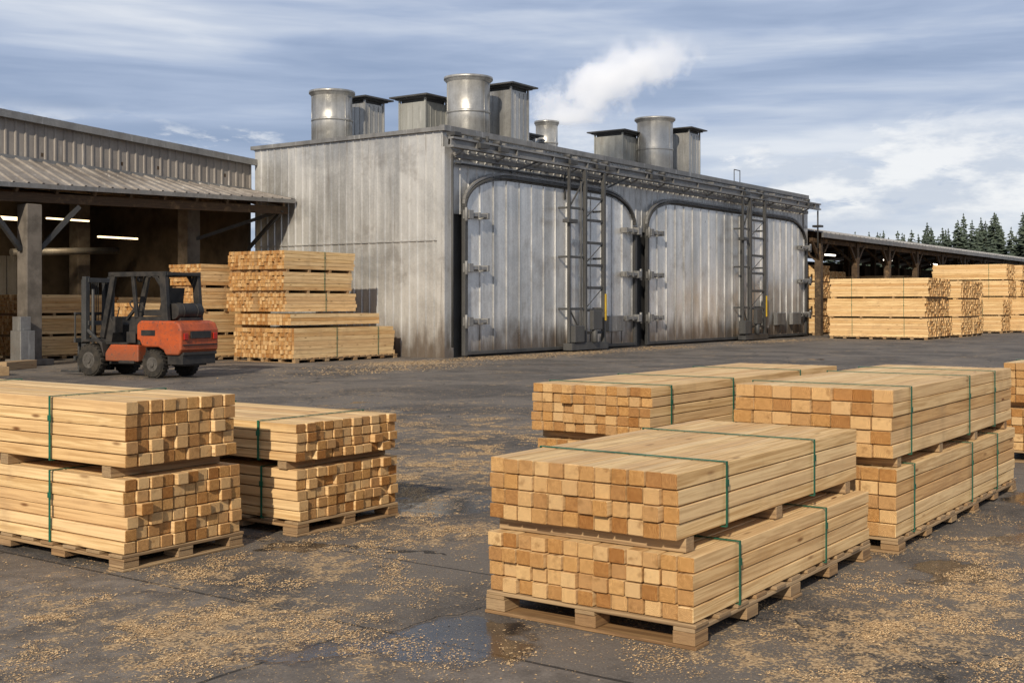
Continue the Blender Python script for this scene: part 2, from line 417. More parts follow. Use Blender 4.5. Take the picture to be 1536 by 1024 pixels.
def arch(u,a,c,zt=5.42,rv=1.05,rh=2.3):
    d=min(u-a,c-u)
    if d>=rh: return zt
    t=max(0,1-d/rh); return zt-rv*(1-math.sqrt(max(0,1-t*t)))
def door(a,c,split,yd):
    b=MB()
    for (p,q) in ((a+.12,split-.05),(split+.05,c-.12)):
        n=max(2,round((q-p)/.72))
        for k in range(n):
            u0=p+(q-p)*k/n+.004;u1=p+(q-p)*(k+1)/n-.004
            t0,t1=U(0,.012),U(0,.012);m_=8;i=len(b.v)
            for j in range(m_+1):
                u=u0+(u1-u0)*j/m_;yy_=yd-(t0+(t1-t0)*j/m_)
                b.v.append((u,yy_,.14));b.v.append((u,yy_-.002,2.7));b.v.append((u,yy_+U(-.001,.001),arch(u,a,c)-.08))
            for j in range(m_):
                o=i+j*3; b.face((o,o+3,o+4,o+1),None,0,True);b.face((o+1,o+4,o+5,o+2),None,0,True)
            b.box(u1-.018,u1+.026,yd-.034,yd-.006,.14,min(arch(u1-.02,a,c),arch(u1+.03,a,c))-.085)
    b.box(a+.1,c-.1,yd+.004,yd+.03,.1,4.3)
    b.obj('door_leaf_panels',[M_DOOR],K)
    f=MB();yy=yd-.05
    xs=[a]+[a+2.3*(1-math.cos(t*math.pi/24)) for t in range(1,12)]+[a+2.3,c-2.3]+[c-2.3*(1-math.cos((12-t)*math.pi/24)) for t in range(1,12)]+[c]
    pts=[(x,yy,arch(x,a,c)+.02) for x in xs]
    for p,q in zip(pts,pts[1:]): f.beam(p,q,.14,.07,0)
    f.beam((a,yy,.05),(a,yy,4.36),.13,.15);f.beam((c,yy,.05),(c,yy,4.36),.13,.15)
    f.beam((split,yy,.1),(split,yy,5.3),.10,.08); f.beam((a,yy-.01,.12),(c,yy-.01,.12),.12,.10)
    f.obj('door_frame',[M_DKSTEEL],K,.01)
    s=MB()
    pts=[(x,yy+.02,arch(x,a,c)+.13) for x in xs]
    for p,q in zip(pts,pts[1:]): s.beam(p,q,.10,.06,0)
    s.obj('arch_seal_trim',[M_STEEL],K)
    h=MB()
    for z in (1.05,2.62,4.18):
        for x,sg in ((a,1),(c,-1)):
            x2=x+sg*.95
            h.box(min(x-sg*.15,x2),max(x-sg*.15,x2),yy-.20,yy-.12,z-.05,z+.05)
            h.box(min(x-sg*.1,x+sg*.12),max(x-sg*.1,x+sg*.12),yy-.24,yy-.0,z-.13,z+.13)
            h.box(min(x2,x2-sg*.12),max(x2,x2-sg*.12),yy-.22,yy+.02,z-.09,z+.09)
            h.cyl((x-sg*.15,yy-.17,z-.2),(x-sg*.15,yy-.17,z+.2),.05,n=12)
            h.box(min(x+sg*.4,x+sg*.5),max(x+sg*.4,x+sg*.5),yy-.22,yy+.02,z-.08,z+.08)
    h.obj('door_clamps',[M_STEEL],K,.008)
door(27.95,38.05,33.6,Y0-.16); door(38.98,54.5,47.2,Y0-.16)
def tower(xa,xb,xc):
    b=MB();y=Y0-.62
    for x in(xb,xc): b.box(x-.06,x+.06,y-.08,y+.05,.05,6.0)
    b.box(xa-.04,xa+.04,y-.04,y+.05,.3,6.0)
    z=.6;k=0
    while z<5.9:
        b.beam((xb,y,z),(xc,y,z),.05,.09)
        if k%2: b.beam((xb,y+.02,z),(xc,y+.02,min(5.9,z+.75)),.03,.03)
        z+=.75;k+=1
    for z in(1.4,3.1,4.7):
        b.beam((xa,y,z),(xb,y,z),.05,.08); b.beam((xa,y,z),(xa,Y0-.2,z),.05,.07); b.beam((xc,y,z),(xc,Y0-.2,z),.05,.07)
    b.beam((xa,y,4.7),(xb,y,5.7),.05,.05); b.beam((xa,y,1.4),(xb,y,.4),.05,.05)
    b.box(xa-.25,xa+.3,y-.15,y+.1,4.2,4.32);b.box(xa-.05,xc+.12,y-.14,y+.2,.05,.28)
    b.cyl((xb-.25,y-.02,.3),(xb-.25,y-.02,5.6),.03,n=10)
    b.obj('door_lift_carriage',[M_DKSTEEL],K,.008)
    c=MB(); c.box(xb+.15,xb+.75,y-.25,y-.095,.7,1.35); c.box(xb-.9,xb-.3,y-.2,y+.1,.3,.85)
    c.cyl((xb+.35,y-.18,.28),(xb+.35,y-.18,.7),.1,n=16)
    c.obj('hoist_motor_box',[M_DKSTEEL],K,.02); 
    d=MB(); d.box(xc-.05,xc+.03,y-.13,y-.095,1.0,1.9); d.obj('hazard_marker',[M_YEL],K)
tower(33.0,33.95,35.15); tower(46.5,47.2,48.7)
b=MB()
for x in (35.9,50.6,52.4): b.box(x,x+1.0,Y0-.42,Y0-.24,.6,1.15)
b.box(49.2,49.5,Y0-.5,Y0-.24,.5,1.7)
b.obj('control_boxes',[M_STEEL],K,.015)
b=MB()
b.cyl((48.5,Y0+.7,H),(48.5,Y0+.7,H+.8),.02,n=8);b.cyl((49.1,Y0+.7,H),(49.1,Y0+.7,H+.8),.02,n=8);b.cyl((48.5,Y0+.7,H+.8),(49.1,Y0+.7,H+.8),.02,n=8)
b.cyl((X0+.12,Y0-.12,6.2),(X0-.35,Y0-.5,6.35),.03,n=8); b.box(X0-.1,X0+.2,Y0-.5,Y0-.2,6.4,6.5)
b.cyl((X0+1.6,Y0-.4,6.33),(X0+1.6,Y0-.4,6.55),.05,n=8)
b.box(X1+.1,X1+.5,Y0-.7,Y0-.3,5.2,5.3);b.cyl((X1+.3,Y0-.5,4.2),(X1+.3,Y0-.5,6.0),.04,n=8)
b.obj('roof_handrail_and_brackets',[M_DKSTEEL],K)

def stack_duct(x,y,r,zt,name='exhaust_stack'):
    b=MB();z0=H-.02
    b.cyl((x,y,z0),(x,y,zt-.12),r,n=40)
    zc=z0+(zt-z0)*.5
    b.cyl((x,y,zc-.04),(x,y,zc+.04),r+.02,n=40)
    b.cyl((x,y,zt-.18),(x,y,zt-.08),r,r*1.12,n=40,caps=False)
    b.cyl((x,y,zt-.08),(x,y,zt),r*1.14,n=40)
    b.cyl((x,y,z0),(x,y,z0+.12),r*1.1,n=40)
    b.cyl((x,y,zt+.001),(x,y,zt+.004),r*1.0,n=40,m=1)
    for k in range(3):
        a=k*2.1+.4
        b.cyl((x+math.cos(a)*r*1.01,y+math.sin(a)*r*1.01,z0),(x+math.cos(a)*r*1.01,y+math.sin(a)*r*1.01,zt-.2),.012,n=6)
    b.obj(name,[M_DUCT,M_BLACK],K)
def vent_box(x,y,w,zt,mat,name='roof_vent',d=None):
    d=d or w; b=MB();z0=H-.02
    b.box(x-w/2,x+w/2,y-d/2,y+d/2,z0,zt-.2)
    for k in(-1,1):
        for j in(-1,1): b.box(x+k*w*.5-.03,x+k*w*.5+.03,y+j*d*.5-.03,y+j*d*.5+.03,z0,zt-.05)
    for k in range(1,4):
        xx=x-w/2+w*k/4; b.box(xx-.012,xx+.012,y-d/2-.015,y+d/2+.015,z0,zt-.25)
        yy=y-d/2+d*k/4; b.box(x-w/2-.015,x+w/2+.015,yy-.012,yy+.012,z0,zt-.25)
    b.obj(name,[mat],K)
    c=MB();c.box(x-w*.46,x+w*.46,y-d*.46,y+d*.46,zt-.2,zt-.05);
    i=w*.5+.25;j=d*.5+.25
    c.box(x-i,x+i,y-j,y+j,zt-.04,zt+.01); c.box(x-i+.14,x+i-.14,y-j+.14,y+j-.14,zt-.09,zt-.042)
    c.obj(name+'_cap',[M_DKSTEEL],K)
stack_duct(28.75,27.5,.66,8.5); vent_box(30.5,27.7,.95,8.5,M_DUCT)
stack_duct(31.0,23.6,.70,8.88); vent_box(32.9,23.4,1.0,8.85,M_DUCT)
vent_box(31.0,25.5,1.1,8.4,M_CREAM); 
stack_duct(36.5,24.2,.40,8.2); vent_box(35.3,24.6,.8,7.6,M_DUCT)
vent_box(43,25.04,1.3,8.6,M_CREAM); stack_duct(44,23.8,.74,9.2); vent_box(46,23.5,1.0,8.95,M_DUCT)
stack_duct(38.6,23.4,.5,6.95,'low_roof_cowl'); stack_duct(33.9,27.6,.3,7.7)

# ------------------------------------------------------------------ steam plume
m=bpy.data.materials.new('steam_volume');m.use_nodes=True;nt=m.node_tree;nt.nodes.clear();g=G(nt)
out=g.new('ShaderNodeOutputMaterial');pv=g.new('ShaderNodeVolumePrincipled')
o=g.obj();x,y,z=g.sep(o)
zz=g.m('SUBTRACT',z,8.15)
ax=g.m('ADD',36.8,g.m('MULTIPLY',zz,.95)); ay=g.m('ADD',24.0,g.m('MULTIPLY',zz,-.95))
wob=g.noise(o,.8,2,.5,0,True); wv=g.vm('SUBTRACT',wob,(.5,.5,.5)); wx,wy,wz=g.sep(wv)
dx=g.m('ADD',g.m('SUBTRACT',x,ax),g.m('MULTIPLY',wx,2.8)); dy=g.m('ADD',g.m('SUBTRACT',y,ay),g.m('MULTIPLY',wy,2.8))
dd=g.m('SQRT',g.m('ADD',g.m('MULTIPLY',dx,dx),g.m('MULTIPLY',dy,dy)))
rad=g.m('ADD',1.35,g.m('MULTIPLY',g.m('MAXIMUM',zz,0),.38))
fall=g.m('SUBTRACT',1,g.m('DIVIDE',dd,rad))
nn=g.noise(o,1.3,4,.64)
den=g.m('MULTIPLY',g.m('MAXIMUM',g.m('ADD',g.m('MULTIPLY',fall,1.1),g.m('MULTIPLY',g.m('SUBTRACT',nn,.5),3.8)),0),1.5)
den=g.m('MULTIPLY',den,g.ss(zz,1.7,3.4,1,0)); den=g.m('MULTIPLY',den,g.ss(zz,-.05,.15)); den=g.m('MULTIPLY',den,g.ss(dd,1.7,2.5,1,0))
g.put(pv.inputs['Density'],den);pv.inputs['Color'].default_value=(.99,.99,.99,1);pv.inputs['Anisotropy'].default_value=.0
g.put(pv.inputs['Emission Strength'],g.m('MULTIPLY',den,.44)); pv.inputs['Emission Color'].default_value=(.95,.96,1,1)  # added glow, follows density, stands in for multiply scattered light
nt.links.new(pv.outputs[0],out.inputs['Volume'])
b=MB();
zs=[8.21,9.0,10.0,11.5];n=12
for k,zv in enumerate(zs):
    q=zv-8.15;cx=36.8+.95*q;cy=24.0-.95*q;r=2.6
    for j in range(n): b.v.append((cx+r*math.cos(j*math.pi*2/n),cy+r*math.sin(j*math.pi*2/n),zv))
for k in range(3):
    for j in range(n): b.face((k*n+j,k*n+(j+1)%n,(k+1)*n+(j+1)%n,(k+1)*n+j))
b.face(tuple(range(n))[::-1]);b.face(tuple(range(3*n,4*n)))
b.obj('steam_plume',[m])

# ------------------------------------------------------------------ left open-front building
S=empty('sawmill_shed_building',(17,33,0))
XL,XR=2.0,27.12
YC,YW=27.7,29.55
def ze(x): return 4.60+(x-17.1)*(.26/10.1)
def zc(x): return 5.50-(x-18)*(.25/9)
def zt(x): return 6.62-(x-18)*(.48/9.2)
b=MB()
b.sheet((XL,YW,zc(XL)-.1),(XR,YW,zc(XR)-.1),(XL,YW,zt(XL)),(XR,YW,zt(XR)),(0,-1,0),.3,.03,.3)
b.sheet((XL,YW+.0,0),(XL,47,0),(XL,YW,zt(XL)),(XL,47,zt(XL)),(-1,0,0),.3,.03,.3)
b.obj('upper_wall_cladding',[M_BEIGE],S)
b=MB()
b.sheet((XL,YC-.12,ze(XL)),(XR-.05,YC-.12,ze(XR)),(XL,YW-.03,zc(XL)),(XR-.05,YW-.03,zc(XR)),(0,0,1),.42,.045,.25)
b.obj('canopy_roof_sheet',[M_ROOF],S)
b=MB()
b.sheet((XL,YW-.15,zt(XL)+.10),(XR,YW-.15,zt(XR)+.10),(XL,47,zt(XL)+.0),(XR,47,zt(XR)+.0),(0,0,1),.42,.04,.25)
b.obj('main_roof_sheet',[M_ROOF],S)
b=MB()
b.beam((XL,YW-.18,zt(XL)+.02),(XR+.05,YW-.18,zt(XR)+.02),.08,.20)
b.beam((XL,YC-.16,ze(XL)-.05),(XR-.03,YC-.16,ze(XR)-.05),.10,.12)
b.beam((XR-.04,YC-.14,ze(XR)-.03),(XR-.04,YW,zc(XR)-.03),.05,.16)
b.beam((XL,YW-.06,zc(XL)+.02),(XR-.06,YW-.06,zc(XR)+.02),.06,.10)
b.obj('fascia_and_gutter',[M_STEEL],S)
b=MB()
x=XL+.6
while x<XR:
    b.beam((x,YC-.05,ze(x)-.14),(x,YW,zc(x)-.16),.08,.16); x+=1.15
b.beam((XL,YC+.12,ze(XL)-.33),(XR-.1,YC+.12,ze(XR)-.33),.14,.24)
b.beam((XL,YW+.1,4.95),(XR-.1,YW+.1,4.95),.16,.4)
for y in (33,37,41): b.beam((XL,y,5.4),(XR-.1,y,5.2),.18,.35)
x=XL+.6
while x<XR: b.beam((x,YW,5.6),(x,46.8,6.0),.08,.22); x+=1.3
b.obj('roof_timbers',[W_DARK],S)
b=MB()
for x in (18.05,9.5): b.box(x-.22,x+.22,YC-.02,YC+.42,0,ze(x)-.5)
for (x,y) in ((25.1,30.2),(18.5,34),(25.2,36),(12,34)): b.box(x-.25,x+.25,y-.25,y+.25,0,5.1)
b.box(17.6,18.5,YC-.2,YC+.6,0,.16)
b.obj('columns',[M_CONC],S,.02)
b=MB()
b.beam((18.3,YC+.2,2.95),(19.4,YC+.05,4.15),.10,.12); b.beam((17.8,YC+.2,2.95),(16.8,YC+.05,4.05),.10,.12)
b.beam((26.9,YW-.1,3.35),(26.75,YC+.05,4.5),.09,.10); b.beam((25.2,30.0,3.6),(26.9,YC+.1,4.55),.09,.10)
b.beam((18.3,YC+.44,0.2),(18.3,YC+.44,4.0),.05,.05)
b.obj('steel_braces',[M_DKSTEEL],S)
b=MB()
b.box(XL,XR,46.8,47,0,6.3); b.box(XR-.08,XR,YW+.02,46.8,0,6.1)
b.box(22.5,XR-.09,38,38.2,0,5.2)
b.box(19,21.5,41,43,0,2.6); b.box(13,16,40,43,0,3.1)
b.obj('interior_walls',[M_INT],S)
b=MB()
b.box(20.9,23.9,37.7,37.9,.2,3.2); b.beam((14,36,2.7),(22,37,3.1),.5,.3);b.beam((15,35,2.2),(15,35,0),.2,.2);b.beam((20,36,2.2),(20,36,0),.2,.2)
for k in range(6): b.box(21+.5*k,21.04+.5*k,37.62,37.7,.2,3.2)
b.cyl((22,35,3.2),(26,35,3.4),.12,n=14)
b.obj('machinery_and_doors',[M_STEEL],S)
b=MB()
LAMPS=((22.7,31.5,3.62,1.5),(22.6,34,4.28,1.6),(20.5,33.6,4.2,1.5),(22.5,37.0,4.4,1.3),(16.5,36,4.4,1.4),(19.5,39,4.4,1.5),(17,31.5,4.1,1.4))
for (x,y,z,l) in LAMPS: b.beam((x,y,z),(x+l,y+.1,z),.09,.05)
b.obj('fluorescent_lamps',[M_LAMP],S)
for (x,y,z,l) in (LAMPS[0],LAMPS[1],LAMPS[2],LAMPS[4]):
    A=bpy.data.lights.new('fluorescent_lamp_light','AREA');A.shape='RECTANGLE';A.size=l;A.size_y=.1;A.energy=45;A.color=(1,.75,.45)
    ao=bpy.data.objects.new('fluorescent_lamp_light',A);COL.objects.link(ao);ao.location=(x+l/2,y+.05,z-.05);ao.parent=S;ao.matrix_parent_inverse=Matrix.Translation(S.location).inverted()
b=MB()
b.box(16.2,16.7,YW-.5,YW-.25,5.9,6.15);b.beam((16.45,YW-.04,6.15),(16.45,YW-.35,6.2),.06,.06);b.beam((17.2,YW-.05,5.8),(16.7,YW-.45,6.1),.05,.05)
b.box(17.35,17.75,YC-.5,YC-.05,.0,.9); b.box(17.4,17.7,YC-.4,YC-.06,.9,1.25)
b.obj('flood_light_and_cabinet',[M_STEEL],S,.01)

# ------------------------------------------------------------------ right storage shed
Q=empty('timber_storage_shed',(80,26,0))
xa,xb=55.3,125
b=MB()
b.sheet((xa,20.9,4.95),(xb,20.9,4.95),(xa,27.5,6.1),(xb,27.5,6.1),(0,0,1),.6,.05,.2)
b.sheet((xa,27.5,6.1),(xb,27.5,6.1),(xa,34,4.95),(xb,34,4.95),(0,0,1),.6,.05,.2)
b.obj('roof_sheets',[M_SHED],Q)
b=MB()
b.box(xa,xb,20.83,20.93,4.72,4.94); b.beam((xb,20.9,4.85),(xb,27.5,6.0),.1,.25)
b.obj('gutter_fascia',[M_STEEL],Q)
b=MB();x=xa+1
while x<xb:
    b.box(x-.16,x+.16,21.3,21.6,0,4.7);b.box(x-.16,x+.16,33.3,33.6,0,4.7);b.box(x-.16,x+.16,27.3,27.6,0,5.6)
    b.beam((x,21.2,4.78),(x,27.5,5.9),.14,.22);b.beam((x,27.5,5.9),(x,33.6,4.78),.14,.22)
    b.beam((x,21.4,3.6),(x+1.1,21.4,4.6),.12,.12);b.beam((x,21.4,3.6),(x-1.1,21.4,4.6),.12,.12)
    b.beam((x,21.5,3.6),(x,23,4.9),.12,.12)
    x+=5.2
b.box(xa,xb,21.36,21.54,4.5,4.71)
b.obj('posts_and_trusses',[W_DARK],Q)
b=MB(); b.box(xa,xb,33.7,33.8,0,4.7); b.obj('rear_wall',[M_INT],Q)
b=MB()
for x in (57.5,64,74,84,95): b.beam((x,24,4.25),(x+1.4,24,4.25),.12,.08)
b.obj('fluorescent_lamps',[M_LAMPW],Q)

# ------------------------------------------------------------------ forklift
F=empty('forklift_truck',(0,0,0)); F['local']=1
b=MB()
b.prism([(-.74,.50),(-.82,.62),(-.83,1.02),(-.76,1.17),(-.60,1.22),(.34,1.22),(.44,1.14),(.44,.80),(.36,.80),(.30,.68),(.18,.66),(-.18,.66),(-.32,.60),(-.38,.50)],-.57,.57)
b.obj('counterweight',[M_ORANGE],F,.06,3)
b=MB()
b.prism([(.40,.34),(1.38,.34),(1.38,.52),(1.22,.70),(.40,.70)],-.56,.56)
b.obj('side_body',[M_ORANGE,],F,.025,2)
b=MB()
for s in ((.36,.60),(-.60,-.36)): b.prism([(1.38,.44),(1.44,.74),(1.62,.82),(1.98,.80),(2.1,.70),(2.02,.74),(1.62,.75),(1.5,.70)],*s)
b.box(-.70,2.0,-.34,.34,.26,.64); b.box(-.80,-.38,-.5,.5,.30,.53)
b.prism([(-.30,1.20),(-.24,1.30),(.62,1.30),(.72,1.20),(.76,.72),(.40,.70),(.40,1.20)],-.50,.50)
b.box(.76,1.4,-.52,.52,.70,.74)
b.prism([(1.30,.74),(1.22,1.12),(1.34,1.30),(1.50,1.28),(1.62,.82),(1.6,.74)],-.46,.46)
b.box(.50,.95,.50,.59,.30,.36)
b.box(.46,.72,.565,.585,.74,.98)
b.obj('chassis_and_hood',[M_BLACK],F,.02,2)
b=MB()
b.prism([(.0,1.31),(.0,1.42),(.58,1.45),(.6,1.32)],-.26,.26); b.prism([(-.08,1.38),(-.16,1.92),(-.02,1.92),(.10,1.42)],-.25,.25)
b.beam((1.34,0,1.2),(1.02,0,1.50),.06,.06); b.ring((1.0,0,1.52),(-.7,0,.75),.17,.016)
for y in (-.2,-.28,.3): b.beam((1.3,y,1.25),(1.22,y,1.5),.02,.02)
b.cyl((-.42,-.38,1.42),(-.42,.38,1.42),.17,n=24); b.box(-.56,-.28,-.3,.3,1.22,1.28)
for y in (-.2,.2): b.ring((-.42,y,1.42),(0,1,0),.172,.012,n=24)
b.box(1.12,1.2,.30,.52,.95,1.3)
b.obj('seat_steering_and_tank',[M_BLACK],F,.012,2)
b=MB()
for y in (-.49,.49):
    b.beam((-.34,y,1.18),(-.26,y,2.2),.10,.17); b.beam((1.52,y,.85),(1.18,y,2.2),.08,.13)
    b.beam((-.36,y,2.21),(1.32,y,2.21),.08,.10); b.beam((-.26,y,1.9),(-.02,y,2.2),.06,.08)
    b.beam((.50,y,1.28),(.62,y,2.2),.06,.09)
for x in (-.34,1.30): b.beam((x,-.49,2.212),(x,.49,2.212),.07,.07)
for k in range(8): x=-.2+k*.2; b.beam((x,-.47,2.215),(x,.47,2.215),.05,.035)
b.box(-.3,.5,-.45,.45,2.236,2.25)
b.obj('overhead_guard',[M_BLACK],F,.01)
b=MB()
for y in (-.36,.36):
    b.box(2.12,2.24,y-.06,y+.06,.08,2.18); b.box(2.25,2.35,y*.82-.05,y*.82+.05,.08,2.12)
    b.cyl((2.08,y*.7,.3),(2.08,y*.7,1.9),.035,n=12); b.beam((1.6,y,.62),(2.12,y,1.0),.06,.06)
for z in (.3,1.15,2.1): b.box(2.10,2.20,-.36,.36,z-.05,z+.05)
b.box(2.36,2.42,-.5,.5,.32,.42);b.box(2.36,2.42,-.5,.5,.72,.82)
for k in range(6): y=-.48+k*.192; b.box(2.37,2.40,y-.015,y+.015,.82,1.35)
b.box(2.36,2.41,-.5,.5,1.34,1.39)
for k in range(4): b.cyl((2.30,-.1+k*.06,1.2),(2.30,-.1+k*.06,2.1),.012,n=6)
for y in (-.28,.28): b.box(2.42,2.47,y-.06,y+.06,.06,.8); b.box(2.42,3.0,y-.06,y+.06,.05,.09)
b.obj('mast_carriage_forks',[M_DKSTEEL],F,.006)
b=MB();h=MB()
for (x,y,r,w) in ((0,.46,.30,.2),(0,-.46,.30,.2),(1.82,.50,.35,.24),(1.82,-.50,.35,.24)):
    b.cyl((x,y-w/2,r),(x,y+w/2,r),r-.03,n=36); b.cyl((x,y-w/2+.03,r),(x,y+w/2-.03,r),r,n=36)
    for k in range(22):
        a=2*math.pi*k/22; cx,cz=x+math.cos(a)*(r-.002),r+math.sin(a)*(r-.002)
        d=Vector((-math.sin(a),0,math.cos(a)));
        b.obox((cx,y,cz),Vector((0,w/2-.015,0)),d*.022,Vector((math.cos(a),0,math.sin(a)))*.012)
    s=1 if y>0 else -1
    h.cyl((x,y+s*(w/2-.03),r),(x,y+s*(w/2+.006),r),r*.55,r*.5,n=24); h.cyl((x,y+s*(w/2),r),(x,y+s*(w/2+.03),r),r*.2,n=16)
    for k in range(6):
        a=k*math.pi/3; h.cyl((x+math.cos(a)*r*.36,y+s*(w/2),r+math.sin(a)*r*.36),(x+math.cos(a)*r*.36,y+s*(w/2+.018),r+math.sin(a)*r*.36),.014,n=8)
b.obj('tyres',[M_RUBBER],F); h.obj('wheel_hubs',[M_HUB],F)
b=MB(); 
for y in(-.44,.44): b.box(-.86,-.82,y-.06,y+.06,.82,.96)
b.obj('tail_lights',[M_RED],F,.01)
b=MB(); b.box(-.858,-.82,-.3,.3,.85,1.0); b.box(-.1,.3,.572,.58,.9,1.02); b.box(-.84,-.80,-.5,.5,.50,.56)
b.box(-.845,-.80,-.52,.52,.70,.725)
for y in(-.4,.4): b.cyl((1.28,y,2.12),(1.36,y,2.12),.06,n=16)
b.obj('panels_and_lamps',[M_BLACK],F,.005)
F.location=(16.93,20.95,0); F.rotation_euler=(0,0,math.radians(90+7))

# ------------------------------------------------------------------ conifers
def conifer(b,x,y,h):
    b.cyl((x,y,0),(x,y,h*.96),h*.018,.02,n=6,m=1,sm=False)
    n=int(h*2.3);r0=h*U(.26,.38)
    for k in range(n):
        t=k/(n-1);z=h*(.06+.92*t);rr=r0*(1-t)**.85*U(.75,1.15)+.16
        m=max(5,int(10*(1-t)+5))
        for j in range(m):
            a=2*math.pi*(j+R())/m;l=rr*U(.5,1.15);wd=l*U(.45,.75)+.12
            dx,dy=math.cos(a),math.sin(a);z1=z-l*U(.0,.42)
            tip=(x+dx*l,y+dy*l,z1);mx,my=x+dx*l*.5,y+dy*l*.5
            zm=z-l*.05+U(-.1,.1)
            i=len(b.v)
            b.v+=[(x,y,z+U(0,.3)),(mx-dy*wd*.5,my+dx*wd*.5,zm-U(.05,.4)),tip,(mx+dy*wd*.5,my-dx*wd*.5,zm-U(.05,.4))]
            b.face((i,i+1,i+2));b.face((i,i+2,i+3))
m,g,bs=newmat('conifer_foliage');nn=g.noise(g.obj(),.25,4);isl=g.island()
g.put(bs.inputs['Base Color'],g.mix(g.m('MULTIPLY',isl,.6),g.mix(g.ss(nn,.35,.65),(.036,.055,.042),(.070,.094,.060)),(.06,.08,.065)));bs.inputs['Roughness'].default_value=.9  # greens lightened to paint distance haze into the foliage
M_BARK=mat_plain('bark',(.06,.045,.035),.9)
b=MB();s_,c_=.5764,.8171
rr=54
while rr<190:
    for row in range(4):
        d=180+row*8+U(-4,4);r=rr+U(-1.0,1.0)
        h=(11.4+3.0*min(1,max(0,(rr-60)/16)))*U(.76,1.10)+row*.4
        X=r*s_+d*c_;Y=-r*c_+d*s_
        conifer(b,X,Y,h)
    rr+=1.6
b.obj('conifer_tree_line',[m,M_BARK])

# ------------------------------------------------------------------ ground
SAW=[(4.0,4.6,1.2,1.),(3.6,5.6,1.0,.8),(5.4,5.2,.9,.9),(4.7,5.5,.6,.8),(6.6,5.2,1.0,.85),(9.1,7.4,2.0,.8),(5.8,1.85,1.0,1.),(5.1,2.0,.8,.9),(6.9,1.6,1.0,.9),(8.2,1.9,1.0,.8),(4.6,3.1,.5,.4),(7.6,6.3,1.2,.7),(12,9,2.8,.6),(11,5.8,1.8,.6),(24.5,20.6,2.4,1.),(28.5,20.4,2.3,.9),(32.5,20.3,2.0,.7),(22,19,2.4,.45),(38,20.3,2.,.5),(47,19.8,3.,.6),(16,15,4.,.45),(56,17,5.,.35),(3.2,6.6,.8,.7),(2.9,4.6,1.,.6)]
WET=[(4.5,3.5,.65),(4.05,3.9,.45),(7.5,5.95,.85),(7.2,2.0,.5),(5.6,5.75,.3),(8.6,1.7,.8),(13,12,1.5,.7),(5.2,7.0,.5),(10.8,1.6,1.2)]
m,g,bs=newmat('asphalt_and_concrete_yard');o=g.obj();x,y,z=g.sep(o)
wn=g.noise(o,1.3,4,.6,0,True);wo=g.vm('ADD',o,g.vm('MULTIPLY',g.vm('SUBTRACT',wn,(.5,.5,.5)),(1.3,1.3,0)))
fine=g.noise(o,48,4,.7);mid=g.noise(o,5,6,.65);big=g.noise(o,.5,5,.6,.6)
agg=g.sep(g.vor(o,130,'F1','Color'))[0]
def blob(lst):
    acc=None
    for t in lst:
        d=g.vm('DISTANCE',wo,(t[0],t[1],0),out=1)
        v=g.ss(d,t[2]*.15,t[2]*1.15,t[3] if len(t)>3 else 1.,0.)
        acc=v if acc is None else g.m('MAXIMUM',acc,v)
    return acc
asp=g.mix(g.ss(mid,.3,.7),(.047,.041,.037),(.102,.089,.078))
asp=g.mix(g.ss(big,.38,.60,0,.8),asp,(.165,.142,.121))
asp=g.mix(g.m('MULTIPLY',g.m('GREATER_THAN',agg,.84),.35),asp,(.25,.22,.19))
con=g.mix(g.ss(mid,.3,.7),(.110,.094,.081),(.23,.198,.17)); con=g.mix(g.ss(fine,.4,.7,0,.5),con,(.08,.067,.056))
con=g.mix(g.ss(big,.35,.6,.5,0),con,(.08,.068,.058))
xw=g.m('ADD',x,g.m('MULTIPLY',g.m('SUBTRACT',g.noise(o,6,2),.5),.02))
yw=g.m('ADD',y,g.m('MULTIPLY',g.m('SUBTRACT',g.noise(o,5,2),.5),.02))
slab=g.m('LESS_THAN',xw,4.42)
base=g.mix(slab,asp,con)
jx=g.m('LESS_THAN',g.m('ABSOLUTE',g.m('SUBTRACT',xw,4.42)),.012)
jy=g.m('MULTIPLY',g.m('LESS_THAN',g.m('ABSOLUTE',g.m('SUBTRACT',g.m('FRACT',g.m('DIVIDE',g.m('SUBTRACT',yw,2.44),3.1)),.5)),.0038),slab)
jx2=g.m('LESS_THAN',g.m('ABSOLUTE',g.m('SUBTRACT',g.m('FRACT',g.m('DIVIDE',g.m('SUBTRACT',xw,2.6),6.2)),.5)),.0014)
ck=g.vor(g.vm('ADD',o,g.vm('MULTIPLY',wn,(.9,.9,0))),.4,'DISTANCE_TO_EDGE')
crk=g.m('MULTIPLY',g.m('LESS_THAN',ck,.0035),g.m('GREATER_THAN',g.noise(o,.6,2),.45))
joint=g.m('MAXIMUM',g.m('MAXIMUM',jx,jy),g.m('MAXIMUM',crk,jx2))
base=g.mix(g.m('MULTIPLY',joint,.85),base,(.016,.014,.012))
sc=g.noise(g.vm('MULTIPLY',o,(.25,2.2,1)),1.,4,.6,.4); base=g.mix(g.ss(sc,.56,.75,0,.45),base,(.034,.030,.027))
oil=g.noise(o,2.1,3,.5,.8);base=g.mix(g.ss(oil,.66,.74,0,.6),base,(.03,.027,.025))
wet=blob(WET); wet=g.m('MAXIMUM',wet,g.ss(big,.62,.72,0,.7)); wetm=g.ss(g.m('ADD',wet,g.m('MULTIPLY',g.m('SUBTRACT',mid,.5),.9)),.38,.66)
base=g.mix(g.m('MULTIPLY',wetm,.74),base,(.018,.016,.015))
saw=blob(SAW)
patch=g.ss(g.noise(o,.9,5,.65),.42,.64,0,.62)
saw=g.m('MAXIMUM',saw,patch)
clump=g.noise(o,7,6,.72)
